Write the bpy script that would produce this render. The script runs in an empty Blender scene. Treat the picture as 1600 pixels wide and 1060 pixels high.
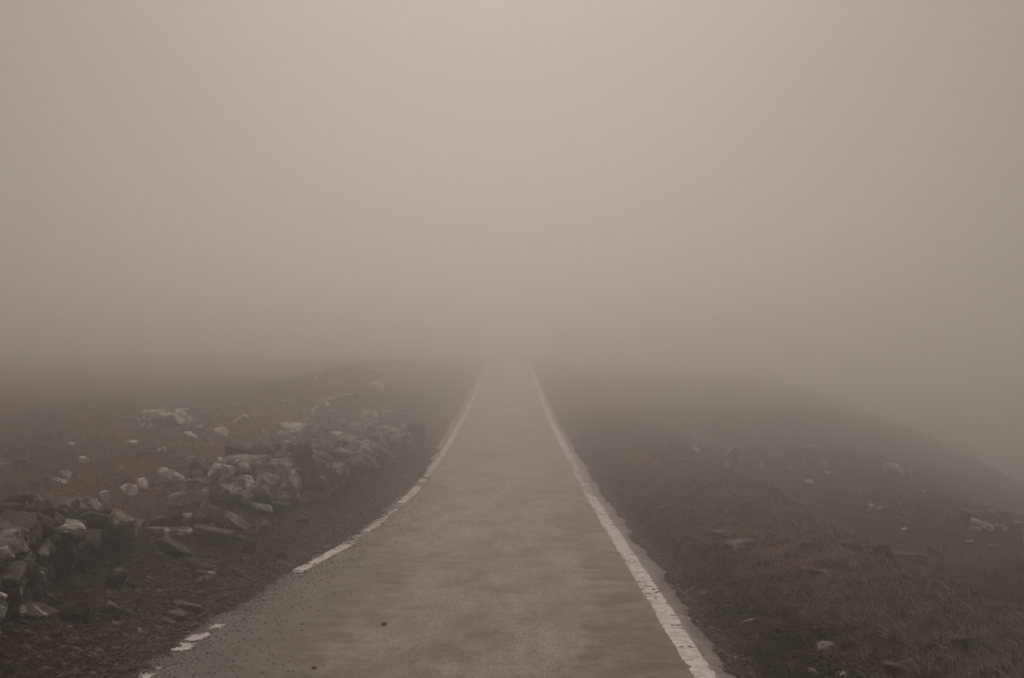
import bpy, bmesh, math, random
import numpy as np
from mathutils import Matrix, Vector, Euler

scene = bpy.context.scene
C = scene.collection
R = math.radians

# ---------------------------------------------------------------- camera
cam_d = bpy.data.cameras.new("camera")
cam_d.lens, cam_d.sensor_width = 50.0, 36.0
cam_d.clip_start, cam_d.clip_end = 0.1, 3000.0
cam_d.shift_x = (800 - 797) / 1600.0
cam = bpy.data.objects.new("camera", cam_d)
cam.location = (0, 0, 2.38)
cam.rotation_euler = (R(90), 0, 0)
C.objects.link(cam)
scene.camera = cam

# ---------------------------------------------------------------- light: a bright patch of fog-veiled sky ahead, sepia toned
SUN_EL, SUN_AZ = R(30), R(-1.0)            # azimuth from +Y towards +X
SUN_DIR = Vector((math.sin(SUN_AZ) * math.cos(SUN_EL), math.cos(SUN_AZ) * math.cos(SUN_EL), math.sin(SUN_EL)))
SEPIA = (1.0, 0.875, 0.77)
GLOW_K, GLOW_A, BASE, ZENITH = 0.4, 0.275, 0.075, 0.66
SUN_STRENGTH = 0.42
FOG_DENSITY, FOG_G, FOG_COL = 0.0275, 0.925, 1.0
scene.view_settings.view_transform = 'Standard'
scene.view_settings.look = 'None'
scene.view_settings.exposure = 0.0
scene.view_settings.gamma = 1.0

world = bpy.data.worlds.new("World")
scene.world = world
world.use_nodes = True
nt = world.node_tree
nt.nodes.clear()
def wn(t, **kw):
    n = nt.nodes.new(t)
    for k, v in kw.items(): setattr(n, k, v)
    return n
def wmath(op, a, b=None):
    n = wn('ShaderNodeMath', operation=op)
    for i, v in enumerate((a, b)):
        if v is None: continue
        if isinstance(v, (int, float)): n.inputs[i].default_value = v
        else: nt.links.new(v, n.inputs[i])
    return n.outputs[0]
tc = wn('ShaderNodeTexCoord')
dot = wn('ShaderNodeVectorMath', operation='DOT_PRODUCT')
nt.links.new(tc.outputs['Generated'], dot.inputs[0]); dot.inputs[1].default_value = SUN_DIR
sep = wn('ShaderNodeSeparateXYZ'); nt.links.new(tc.outputs['Generated'], sep.inputs[0])
x2 = wmath('MULTIPLY', wmath('MULTIPLY', sep.outputs['X'], sep.outputs['X']), -2.3)
glow = wmath('MULTIPLY', wmath('EXPONENT', wmath('ADD', wmath('MULTIPLY', wmath('SUBTRACT', dot.outputs['Value'], 1.0), GLOW_K), x2)), GLOW_A)   # cloud lit through from behind
low = wmath('EXPONENT', wmath('MULTIPLY', wmath('MULTIPLY', sep.outputs['Z'], sep.outputs['Z']), -30.0))
glow = wmath('MULTIPLY', glow, wmath('ADD', 1.0, wmath('MULTIPLY', low, 0.34)))     # brightest low down, where the road goes
up = wmath('MAXIMUM', sep.outputs['Z'], 0.0)
cie = wmath('MULTIPLY', wmath('ADD', 1.0, wmath('MULTIPLY', up, 2.0)), BASE / 3)   # overcast sky
cie = wmath('ADD', cie, wmath('MULTIPLY', wmath('MULTIPLY', up, up), ZENITH))      # extra sky glow overhead, out of view, added to light the ground
sky = wn('ShaderNodeTexSky', sky_type='NISHITA', sun_disc=False, sun_elevation=SUN_EL, sun_rotation=SUN_AZ, dust_density=5.0, air_density=2.0)
bw = wn('ShaderNodeRGBToBW'); nt.links.new(sky.outputs[0], bw.inputs[0])
veil = wmath('MULTIPLY', bw.outputs[0], 0.005)                               # what little of the clear sky comes through the cloud
lum = wmath('ADD', wmath('ADD', glow, cie), veil)
tint = wn('ShaderNodeVectorMath', operation='SCALE'); tint.inputs[0].default_value = SEPIA
nt.links.new(lum, tint.inputs['Scale'])
bg = wn('ShaderNodeBackground'); bg.inputs['Strength'].default_value = 1.0
nt.links.new(tint.outputs[0], bg.inputs['Color'])
nt.links.new(bg.outputs[0], wn('ShaderNodeOutputWorld').inputs['Surface'])

sun_d = bpy.data.lights.new("sun", 'SUN')
sun_d.energy, sun_d.angle, sun_d.color = SUN_STRENGTH, R(18), SEPIA
sun = bpy.data.objects.new("sun", sun_d)
sun.rotation_euler = SUN_DIR.to_track_quat('Z', 'Y').to_euler()
C.objects.link(sun)
scene.cycles.volume_bounces = 7
scene.cycles.use_denoising = True

# ---------------------------------------------------------------- noise and the lie of the land
def _hash(ix, iy, iz, seed):
    n = (ix * 374761393 + iy * 668265263 + iz * 1274126177 + seed * 974634777) & 0xFFFFFFFF
    n = ((n ^ (n >> 13)) * 1274126177) & 0xFFFFFFFF
    n = ((n ^ (n >> 16)) * 2246822519) & 0xFFFFFFFF
    return ((n ^ (n >> 15)) & 0xFFFFFF) / float(0xFFFFFF) * 2.0 - 1.0

def noise(x, y, z=0.0, seed=0):
    """smooth value noise in -1..1, any broadcastable arrays"""
    x, y, z = np.broadcast_arrays(np.asarray(x, float), np.asarray(y, float), np.asarray(z, float))
    fx, fy, fz = np.floor(x), np.floor(y), np.floor(z)
    u, v, w = x - fx, y - fy, z - fz
    u, v, w = (t * t * t * (t * (t * 6 - 15) + 10) for t in (u, v, w))
    ix, iy, iz = fx.astype(np.int64), fy.astype(np.int64), fz.astype(np.int64)
    r = 0.0
    for a in (0, 1):
        for b in (0, 1):
            for c in (0, 1):
                wt = (u if a else 1 - u) * (v if b else 1 - v) * (w if c else 1 - w)
                r = r + wt * _hash(ix + a, iy + b, iz + c, seed)
    return r

def fbm(x, y, z=0.0, seed=0, octs=3):
    r, a, f = 0.0, 1.0, 1.0
    for o in range(octs):
        r = r + a * noise(np.asarray(x) * f + 17.3 * o, np.asarray(y) * f - 9.1 * o, np.asarray(z) * f + 3.7 * o, seed + o)
        a *= 0.5; f *= 2.03
    return r / 1.75

def sstep(a, b, x):
    t = np.clip((np.asarray(x, float) - a) / (b - a), 0, 1)
    return t * t * (3 - 2 * t)

_PY = np.array([-400, 0, 10, 15, 20, 25, 30, 38, 50, 58, 67.6, 80, 95, 110, 130, 160, 200, 300, 500.])
_PZ = np.array([-.6, 0, 0, -.09, -.22, -.28, -.30, -.33, -.36, -.25, -.05, .20, .48, .66, .66, .35, -.5, -3, -7.])
def road_z(y):
    y = np.asarray(y, float)
    r = 0.0
    for k, wt in ((-1, .25), (0, .5), (1, .25)):
        r = r + wt * np.interp(y + k * 3.0, _PY, _PZ)
    return r - 0.0

# centre of the two painted edge lines, metres from the axis
_LY = np.array([-400, 0, 10, 11.5, 12.3, 15.3, 17.8, 20.2, 25, 29, 33, 50, 68, 80, 120, 300.])
_LX = np.array([-3.0, -2.9, -2.62, -2.54, -2.47, -2.25, -1.99, -1.86, -1.66, -1.61, -1.57, -1.62, -1.58, -1.52, -1.4, -1.2])
def line_left(y):  return np.interp(y, _LY, _LX)
_RY = np.array([-400, 0, 10, 20, 29, 51, 68, 80, 120, 300.])
_RX = np.array([1.42, 1.38, 1.37, 1.36, 1.35, 1.37, 1.37, 1.37, 1.4, 1.4])
def line_right(y): return np.interp(y, _RY, _RX)
def edge_left(y):
    y = np.asarray(y, float)
    return line_left(y) - 0.20 - 0.16 * sstep(30, 45, y) + 0.07 * noise(y * .9, 3.1, 0, 5) + .05 * noise(y * 4.5, 1.7, 0, 6) + .03 * noise(y * 14, .7, 0, 7)
def edge_right(y):
    y = np.asarray(y, float)
    return line_right(y) + 0.30 + 0.06 * noise(y * .5, 5.3, 0, 8) + .035 * noise(y * 2.1, 6.1, 0, 9) + .03 * noise(y * 7, 2.7, 0, 10) + .02 * noise(y * 19, 2.7, 0, 15)
def crest_right(y): return 4.45 + .3 * noise(np.asarray(y, float) * .16, 4.4, 0, 11) + .14 * noise(np.asarray(y, float) * .7, 1.2, 0, 12)

def land(x, y, fine=True):
    x, y = np.broadcast_arrays(np.asarray(x, float), np.asarray(y, float))
    zr = road_z(y)
    ul = (line_left(y) - .25) - x              # metres left of the road
    ur = x - (line_right(y) + .40)             # metres right of the road
    g = lambda cx, cy, sx, sy, h: h * np.exp(-((x - cx) / sx) ** 2 - ((y - cy) / sy) ** 2)
    # left: a low bank, then open moor a little above the road
    moor = .36 + .16 * sstep(18, 32, y) * sstep(-5, -11, x) + g(-5.0, 57, 2.9, 10, 1.12) + g(-6.9, 46, 2.6, 8, .30) + g(-7.5, 84, 4, 12, .5)
    moor = moor - .03 * np.clip(-x - 40, 0, 200)
    bank = zr + .10 * sstep(0, .5, ul) + .20 * sstep(.2, 1.8, ul)
    k = sstep(1.6, 5.0, ul)
    zl = bank * (1 - k) + np.maximum(moor, moor + .55 * (zr + .1)) * k
    # right: a turf shoulder, a dropped shelf, then the edge of the hill
    zs = zr + .03 * sstep(0, .3, ur) + .07 * sstep(.3, 1.6, ur) - .10 * sstep(1.6, 2.9, ur)
    shelf = -1.05 - .018 * np.clip(x - 5, 0, 40) + np.clip(.45 * (zr + .3), -.1, .1) + g(7.2, 37, 3, 7, .12)
    shelf = shelf + (np.minimum(zs - .4, .1) - .065 * np.clip(x - 3.5, 0, 40) - shelf) * sstep(27, 58, y) * .9
    c = crest_right(y)
    k = sstep(c - .25, c + 1.5, x)
    zrt = zs * (1 - k) + np.minimum(shelf, zs - .2) * k
    e = 9.7 + .15 * np.clip(y - 43, 0, 80) + .9 * noise(y * .09, 2.2, 0, 13) + .3 * noise(y * .4, 7.2, 0, 14)
    over = np.clip(x - e, 0, None)
    zrt = zrt - np.minimum((.10 + .06 * sstep(36, 52, y)) * over + (.075 - .064 * sstep(36, 52, y)) * over ** 2, 7.0 + .1 * over)
    z = np.where(ul > 0, zl, np.where(ur > 0, zrt, zr))
    z = np.maximum(z, -13.0)
    if fine:
        off = np.clip(np.maximum(ul, ur) - .12, 0, None)
        a = sstep(0, .8, off)
        far = sstep(2.2, 6, off)
        z = z + a * (.065 * fbm(x * 1.4, y * 1.4, 0, 21) + far * np.where(x > 0, .13 + .10 * sstep(30, 50, y), .13 - .09 * sstep(36, 55, y) * sstep(-6, -9, x)) * fbm(x * .42, y * .42, 0, 22) + .042 * fbm(x * 4.4, y * 4.4, 0, 23, 2) + far * np.where(x > 0, .12, .05) * fbm(x * 1.3, y * 1.3, 0, 25) + .012 * noise(x * 13, y * 13, 0, 24))
        inside = (x > edge_left(y) + .03) & (x < edge_right(y) - .03)
        z = np.where(inside, z - .025, z - .003 * (off < .02))
    return z
CAM_Z, FPX = 2.38, 2222.2
# x, y, z of the middle, width, depth, height (metres), shape, paleness, tilt in degrees
RUIN_STONES = [
    (-4.668, 13.401, 0.755, 0.494, 0.337, 0.29, 'r', 1, 18),
    (-4.735, 14.279, 0.642, 0.302, 0.263, 0.332, 'b', 0, 0),
    (-4.555, 14.485, 0.621, 0.306, 0.285, 0.344, 'b', 0, 8),
    (-4.237, 14.082, 0.72, 0.409, 0.273, 0.186, 'r', 2, -6),
    (-4.118, 14.478, 0.65, 0.176, 0.26, 0.122, 'b', 0, 8),
    (-4.15, 14.015, 0.55, 0.539, 0.384, 0.288, 'r', 0, 6),
    (-4.052, 14.613, 0.481, 0.37, 0.378, 0.323, 's', 1, 24),
    (-3.983, 15.11, 0.395, 0.239, 0.368, 0.223, 's', 1, 14),
    (-3.956, 14.494, 0.384, 0.283, 0.312, 0.306, 'b', 0, 0),
    (-4.203, 13.04, 0.653, 0.644, 0.466, 0.089, 's', 2, 1),
    (-4.11, 12.989, 0.505, 0.37, 0.295, 0.315, 'b', 0, 3),
    (-4.045, 13.683, 0.44, 0.26, 0.276, 0.274, 'b', 1, 10),
    (-4.579, 12.894, 0.678, 0.435, 0.313, 0.143, 's', 0, 4),
    (-4.321, 12.692, 0.602, 0.415, 0.307, 0.087, 's', 1, 3),
    (-4.176, 12.392, 0.565, 0.425, 0.307, 0.105, 'b', 2, 4),
    (-4.419, 12.297, 0.585, 0.285, 0.325, 0.143, 'b', 0, 2),
    (-4.146, 12.595, 0.439, 0.292, 0.317, 0.199, 'b', 1, 0),
    (-4.369, 12.088, 0.455, 0.229, 0.294, 0.236, 'u', 1, 4),
    (-4.272, 12.188, 0.425, 0.122, 0.294, 0.244, 'u', 1, -4),
    (-4.194, 12.225, 0.434, 0.129, 0.252, 0.206, 'u', 1, 6),
    (-4.157, 12.483, 0.304, 0.158, 0.278, 0.211, 'b', 1, 12),
    (-4.139, 11.985, 0.273, 0.202, 0.282, 0.234, 'u', 1, 2),
    (-4.249, 11.793, 0.311, 0.249, 0.31, 0.286, 'b', 0, 0),
    (-4.079, 12.396, 0.172, 0.261, 0.319, 0.222, 'b', 0, 0),
    (-3.911, 11.341, 0.213, 0.547, 0.468, 0.238, 'b', 1, 10),
    (-3.853, 11.978, 0.061, 0.171, 0.262, 0.164, 'b', 1, 4),
    (-3.847, 10.79, 0.129, 0.318, 0.3, 0.256, 'b', 0, 12),
    (-3.777, 11.092, 0.049, 0.187, 0.305, 0.245, 'r', 0, 40),
    (-3.681, 10.289, 0.062, 0.379, 0.296, 0.271, 'b', 0, 0),
    (-4.179, 13.481, 0.245, 0.37, 0.268, 0.228, 'b', 0, 5),
    (-4.033, 12.587, 0.096, 0.266, 0.291, 0.212, 'b', 0, -6),
]
WALL_STONES = [
    (-4.273, 19.581, 0.577, 0.411, 0.269, 0.376, 'r', 1, -12),
    (-3.934, 19.399, 0.56, 0.406, 0.33, 0.305, 'r', 2, 14),
    (-4.23, 19.427, 0.374, 0.497, 0.424, 0.294, 'b', 1, 2),
    (-4.284, 19.168, 0.191, 0.711, 0.562, 0.445, 'b', 1, -8),
    (-3.756, 19.286, 0.274, 0.849, 0.62, 0.335, 'b', 0, 8),
    (-3.978, 19.397, 0.417, 0.294, 0.323, 0.226, 'b', 1, 0),
    (-3.652, 19.184, 0.365, 0.602, 0.448, 0.513, 'r', 2, 16),
    (-3.698, 19.896, 0.491, 0.371, 0.321, 0.278, 'b', 1, 4),
    (-3.352, 19.624, 0.309, 0.388, 0.412, 0.456, 'u', 1, 6),
    (-3.463, 20.303, 0.462, 0.378, 0.342, 0.26, 's', 1, 8),
    (-3.166, 20.214, 0.291, 0.4, 0.381, 0.494, 'u', 2, 2),
    (-3.226, 20.721, 0.415, 0.506, 0.405, 0.193, 's', 1, 6),
    (-2.897, 21.029, 0.203, 0.562, 0.431, 0.232, 'b', 0, 2),
    (-2.864, 20.88, 0.059, 0.365, 0.267, 0.243, 'b', 1, 4),
    (-2.935, 21.719, 0.344, 0.43, 0.398, 0.442, 'u', 1, 4),
    (-3.198, 21.895, 0.438, 0.332, 0.316, 0.306, 'b', 1, 0),
    (-3.112, 22.715, 0.488, 0.555, 0.382, 0.212, 's', 1, 4),
    (-2.762, 20.778, 0.326, 0.157, 0.258, 0.109, 'b', 2, 0),
    (-2.74, 22.426, 0.283, 0.417, 0.42, 0.339, 'u', 1, 6),
    (-2.905, 24.136, 0.404, 0.618, 0.455, 0.253, 's', 1, 8),
    (-3.343, 19.089, 0.114, 0.356, 0.295, 0.2, 'b', 1, 16),
    (-3.039, 20.487, 0.021, 0.334, 0.29, 0.215, 'b', 1, 6),
    (-2.635, 23.894, 0.238, 0.418, 0.313, 0.39, 'b', 1, 0),
    (-2.691, 26.169, 0.321, 0.639, 0.562, 0.304, 's', 1, 8),
    (-2.537, 25.496, 0.14, 0.446, 0.321, 0.357, 'b', 1, 8),
    (-2.43, 27.1, 0.157, 0.411, 0.334, 0.411, 's', 1, 30),
    (-2.506, 29.125, 0.24, 0.577, 0.416, 0.339, 's', 1, -6),
    (-2.278, 29.717, 0.076, 0.485, 0.391, 0.45, 'b', 0, 10),
    (-2.466, 31.638, 0.24, 0.627, 0.461, 0.332, 'b', 2, 4),
    (-2.228, 33.131, 0.197, 0.579, 0.435, 0.502, 'b', 0, 0),
]
RUBBLE = [
    (-3.561, 17.065, 0.223, 0.43, 0.324, 0.424, 'r', 1, 10, 'broad rounded boulder resting below the end of the standing wall'),
    (-3.293, 17.184, 0.168, 0.294, 0.222, 0.407, 'r', 1, 38, 'boulder leaning to the right, next to the broad rounded boulder'),
    (-3.001, 17.142, 0.078, 0.277, 0.209, 0.305, 's', 1, 38, 'pointed pale slab tipped towards the road at the foot of the wall end'),
    (-3.878, 17.011, 0.232, 0.202, 0.153, 0.161, 's', 2, -8, 'small pale stone on top of the rubble under the wall end'),
    (-3.87, 16.487, 0.239, 0.181, 0.136, 0.293, 'b', 0, 0, 'dark upright stone at the right side of the wall gap'),
    (-3.713, 16.867, 0.187, 0.177, 0.133, 0.2, 'b', 0, 4, 'small dark stone wedged between the pale stone and the broad boulder'),
    (-3.371, 16.259, 0.109, 0.525, 0.396, 0.269, 's', 0, 5, 'wide low mound shaped stone lying in front of the rubble heap'),
    (-3.224, 16.692, 0.042, 0.341, 0.258, 0.178, 's', 1, 16, 'flat pale edged slab sloping off the right of the rubble heap'),
    (-4.107, 16.622, 0.224, 0.277, 0.209, 0.207, 'b', 0, -10, 'dark wedge shaped stone in the gap between the two walls'),
    (-4.341, 16.56, 0.216, 0.268, 0.202, 0.157, 's', 1, 8, 'flat stone with pale rim at the left of the wall gap'),
    (-3.907, 16.291, 0.172, 0.603, 0.455, 0.115, 's', 1, 0, 'long thin flat stone bridging the floor of the wall gap'),
    (-2.923, 15.992, 0.033, 0.213, 0.161, 0.246, 's', 0, 30, 'thin dark slab sliding down the gravel below the rubble heap'),
    (-3.113, 19.288, 0.072, 0.321, 0.242, 0.251, 'b', 0, 10, 'low dark stone fallen at the front of the standing wall'),
]
VERGE_SLABS = [
    (-3.576, 15.046, 0.179, 0.436, 0.329, 0.32, 's', 0, 30, 'large dark slab leaning to the right on the verge below the gap'),
    (-3.14, 14.343, 0.086, 0.286, 0.216, 0.187, 's', 0, 24, 'thin dark slab lying aslant on the gravel verge'),
    (-2.985, 13.854, 0.052, 0.224, 0.169, 0.148, 's', 1, 4, 'flat grey slab level on the gravel just off the road edge'),
    (-2.878, 12.682, 0.007, 0.277, 0.209, 0.12, 's', 1, 12, 'pale flat slab near the road edge beside the white paint patches'),
    (-2.871, 12.25, -0.002, 0.198, 0.15, 0.116, 's', 1, 10, 'middle flat slab of the three stepping down to the road edge'),
    (-2.859, 11.941, -0.012, 0.136, 0.103, 0.099, 's', 1, 16, 'lowest small slab of the three beside the road edge'),
    (-3.587, 12.957, 0.191, 0.247, 0.186, 0.276, 's', 0, 32, 'dark tilted slab half buried in the verge bank'),
    (-3.285, 11.732, 0.131, 0.212, 0.16, 0.208, 's', 1, 28, 'pale topped slab low on the verge with black shadow under it'),
    (-3.485, 11.379, 0.182, 0.26, 0.196, 0.269, 'b', 0, 8, 'dark block with a slanted flat top beside the ruined wall'),
    (-4.191, 13.882, 0.245, 0.145, 0.11, 0.148, 's', 0, 14, 'small dark stone tucked under the table slab of the ruined wall'),
    (-2.493, 19.856, -0.089, 0.236, 0.178, 0.141, 's', 1, 8, 'small flat stone in the debris between wall and white line'),
    (-2.764, 18.933, -0.026, 0.216, 0.163, 0.135, 's', 1, 12, 'small pale chip of rock near the painted line bend'),
    (-2.583, 16.103, -0.072, 0.153, 0.116, 0.115, 's', 0, 10, 'little dark stone on the gravel by the long white dash'),
]
MOOR_ROCKS = [
    (-7.378, 31.055, 0.57, 1.558, 1.176, 0.659, 'r', 1, -6, 'wide smooth pale boulder far left on the moor'),
    (-6.248, 32.962, 0.511, 0.408, 0.308, 0.352, 's', 2, -34, 'slanted pale streaked rock right of the wide smooth boulder'),
    (-6.004, 29.567, 0.41, 0.31, 0.234, 0.316, 'b', 2, 0, 'pale blocky rock in the middle of the left moor'),
    (-6.455, 28.489, 0.457, 0.19, 0.143, 0.152, 's', 2, 0, 'flat white rock flake below the wide smooth boulder'),
    (-6.306, 28.367, 0.402, 0.176, 0.133, 0.152, 's', 2, 6, 'second flat white flake just below the first flake'),
    (-4.677, 32.356, 0.275, 1.167, 0.88, 0.65, 'r', 2, 10, 'hump backed boulder with white top behind the standing wall'),
    (-5.104, 31.901, 0.234, 0.274, 0.206, 0.189, 'b', 2, 0, 'small white twin rock at the foot of the hump backed boulder'),
    (-5.542, 31.678, 0.288, 0.121, 0.091, 0.226, 'b', 1, 0, 'small round grey rock left of the hump backed boulder'),
    (-5.369, 43.0, 0.539, 1.795, 1.2, 0.61, 's', 2, -12, 'long pale slab outcrop high on the knoll'),
    (-5.199, 39.012, 0.4, 0.742, 0.56, 0.693, 's', 2, -38, 'steep pale rock rib below the long slab outcrop'),
    (-4.949, 39.039, 0.239, 0.26, 0.197, 0.324, 'u', 2, 0, 'small pointed pale rock below the slab outcrop'),
    (-4.211, 41.279, 0.133, 0.393, 0.297, 0.392, 'b', 2, 0, 'left pale upright rock of the pair behind the wall'),
    (-3.884, 40.555, 0.117, 0.232, 0.175, 0.554, 'u', 2, 0, 'right taller pale upright rock of the pair behind the wall'),
    (-3.721, 42.902, 0.084, 0.409, 0.308, 0.407, 'b', 1, 8, 'grey rock right of the pale upright pair'),
    (-4.049, 33.007, 0.079, 0.314, 0.237, 0.313, 'b', 2, 0, 'pale rock with white base halfway along the standing wall'),
    (-5.219, 28.244, 0.225, 0.162, 0.122, 0.168, 's', 2, 16, 'small slanting white rock behind the standing wall'),
    (-5.105, 26.189, 0.229, 0.324, 0.245, 0.186, 's', 1, 0, 'low pale edged rock directly behind the wall end'),
    (-5.038, 24.919, 0.208, 0.261, 0.197, 0.207, 'b', 2, 0, 'pale rock showing just over the peaked wall end'),
    (-4.594, 27.784, 0.133, 0.291, 0.22, 0.231, 'r', 1, 0, 'rounded pale rock over the wall to the right of its end'),
    (-4.692, 26.627, 0.157, 0.178, 0.134, 0.158, 'b', 1, 0, 'small grey rock left of the rounded pale rock'),
    (-6.137, 25.178, 0.41, 0.12, 0.091, 0.105, 'b', 2, 0, 'tiny white stone alone on the open moor'),
    (-6.327, 24.619, 0.392, 0.258, 0.195, 0.146, 's', 1, 0, 'faint grey flat rock on the dark moor'),
    (-6.167, 25.125, 0.408, 0.168, 0.127, 0.119, 's', 2, -10, 'tiny bright rock tip right of the faint flat rock'),
    (-5.316, 19.857, 0.255, 0.246, 0.186, 0.212, 'r', 2, -4, 'pale mound shaped rock left in the bright cluster through the gap'),
    (-5.289, 20.469, 0.28, 0.195, 0.147, 0.219, 'r', 2, 0, 'brightest white round rock in the cluster behind the gap'),
    (-5.176, 20.775, 0.253, 0.099, 0.075, 0.123, 'b', 1, 0, 'small grey stone between the bright cluster rocks'),
    (-5.307, 21.887, 0.274, 0.313, 0.236, 0.234, 'r', 2, 6, 'white streaked rock at the top of the cluster behind the gap'),
    (-5.095, 21.938, 0.221, 0.251, 0.189, 0.208, 'b', 2, 20, 'pale rock touching the wall end from behind'),
    (-4.998, 20.827, 0.246, 0.179, 0.135, 0.173, 'b', 1, 0, 'dull grey rock under the white streaked rock'),
    (-5.449, 19.125, 0.266, 0.164, 0.124, 0.159, 's', 2, -4, 'flat pale rock peeping over the foreground wall'),
    (-4.869, 55.287, 0.663, 0.579, 0.437, 0.525, 's', 1, 0, 'faint slab on the knoll crest'),
    (-4.907, 51.784, 0.613, 0.69, 0.521, 0.43, 's', 2, 0, 'pale faint slab below the knoll crest'),
    (-6.279, 40.026, 0.571, 0.305, 0.23, 0.19, 's', 1, 0, 'faint stone on the left shoulder of the knoll'),
    (-6.007, 40.855, 0.57, 0.234, 0.176, 0.194, 's', 1, 0, 'smaller faint stone right of the shoulder stone'),
    (-3.975, 36.268, 0.095, 0.449, 0.339, 0.387, 'b', 1, 6, 'dull rock behind the middle of the standing wall'),
    (-3.53, 35.882, 0.055, 0.41, 0.309, 0.383, 'b', 1, -6, 'dull rock behind the far half of the standing wall'),
]
SLOPE_ROCKS = [
    (4.835, 35.101, -0.688, 0.668, 0.504, 1.123, 's', 1, 52, 'left leaning slab of the pale twin outcrop below the right shoulder'),
    (5.387, 35.136, -0.701, 0.902, 0.68, 1.081, 'r', 1, 32, 'right leaning slab of the pale twin outcrop below the right shoulder'),
    (8.298, 45.453, -1.045, 0.217, 0.164, 0.216, 's', 2, 10, 'bright white stone alone on the right hillside'),
    (9.337, 43.718, -0.942, 0.25, 0.189, 0.182, 's', 2, 14, 'bright white stone farther right on the hillside'),
    (6.438, 36.262, -0.88, 0.276, 0.209, 0.301, 's', 1, 24, 'dull oval rock near the twin outcrop'),
    (8.191, 39.428, -1.024, 0.188, 0.142, 0.164, 's', 1, 0, 'small pale stone left of the forked white stone'),
    (8.374, 37.933, -1.011, 0.217, 0.164, 0.27, 'b', 2, 0, 'forked white stone in the middle of the right hillside'),
    (6.996, 33.253, -0.964, 0.222, 0.167, 0.197, 's', 2, 28, 'slanted white stone above the turf shoulder'),
    (8.851, 57.746, -0.801, 0.44, 0.332, 0.274, 's', 1, 10, 'faint stone highest on the right hillside'),
    (8.219, 56.777, -0.923, 0.379, 0.286, 0.202, 's', 1, -6, 'faint stone left below the highest one'),
    (6.507, 49.584, -0.94, 0.425, 0.321, 0.206, 's', 1, 0, 'faint flat stone close to the turf shoulder top'),
    (3.683, 53.194, -0.127, 0.355, 0.268, 0.379, 'b', 1, 0, 'faint rock beside the far right edge of the road'),
    (3.892, 51.224, -0.193, 0.293, 0.221, 0.304, 's', 1, 0, 'faint flat rock right of the far roadside rock'),
    (10.369, 38.744, -1.149, 0.553, 0.418, 0.276, 's', 2, 6, 'broken pale slab near the hill edge on the right'),
    (10.663, 38.335, -1.237, 0.365, 0.276, 0.318, 's', 1, 10, 'grey slab right of the broken pale slab'),
    (7.692, 27.688, -1.016, 0.185, 0.139, 0.197, 's', 1, 26, 'small slanted grey stone on the dark right slope'),
    (7.373, 27.98, -0.974, 0.133, 0.101, 0.133, 'b', 1, 0, 'tiny grey stone on the dark right slope'),
    (8.213, 28.593, -0.983, 0.218, 0.165, 0.17, 's', 1, 0, 'dim flat stone above the slanted grey stone'),
    (8.644, 26.753, -0.964, 0.484, 0.365, 0.349, 'r', 1, 14, 'rounded grey outcrop top at the hill edge far right'),
    (8.445, 25.429, -0.955, 0.46, 0.347, 0.271, 's', 2, 18, 'pale cracked slab under the rounded outcrop'),
    (8.714, 25.32, -0.987, 0.265, 0.2, 0.21, 's', 2, 12, 'second pale cracked slab under the rounded outcrop'),
    (9.236, 25.761, -1.013, 0.27, 0.204, 0.244, 'b', 2, 8, 'white rock cut by the right picture edge'),
    (8.97, 24.675, -1.073, 0.235, 0.177, 0.293, 'b', 2, 20, 'pale rock below the white one at the picture edge'),
    (8.135, 24.057, -1.153, 0.115, 0.087, 0.114, 'b', 2, 0, 'tiny bright stone low on the right slope'),
    (8.128, 23.604, -1.149, 0.157, 0.119, 0.112, 's', 1, 16, 'tiny grey slab right of the tiny bright stone'),
    (7.031, 27.92, -1.017, 0.133, 0.1, 0.133, 'b', 1, 0, 'dim pebble shaped stone on the dark right slope'),
]
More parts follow.
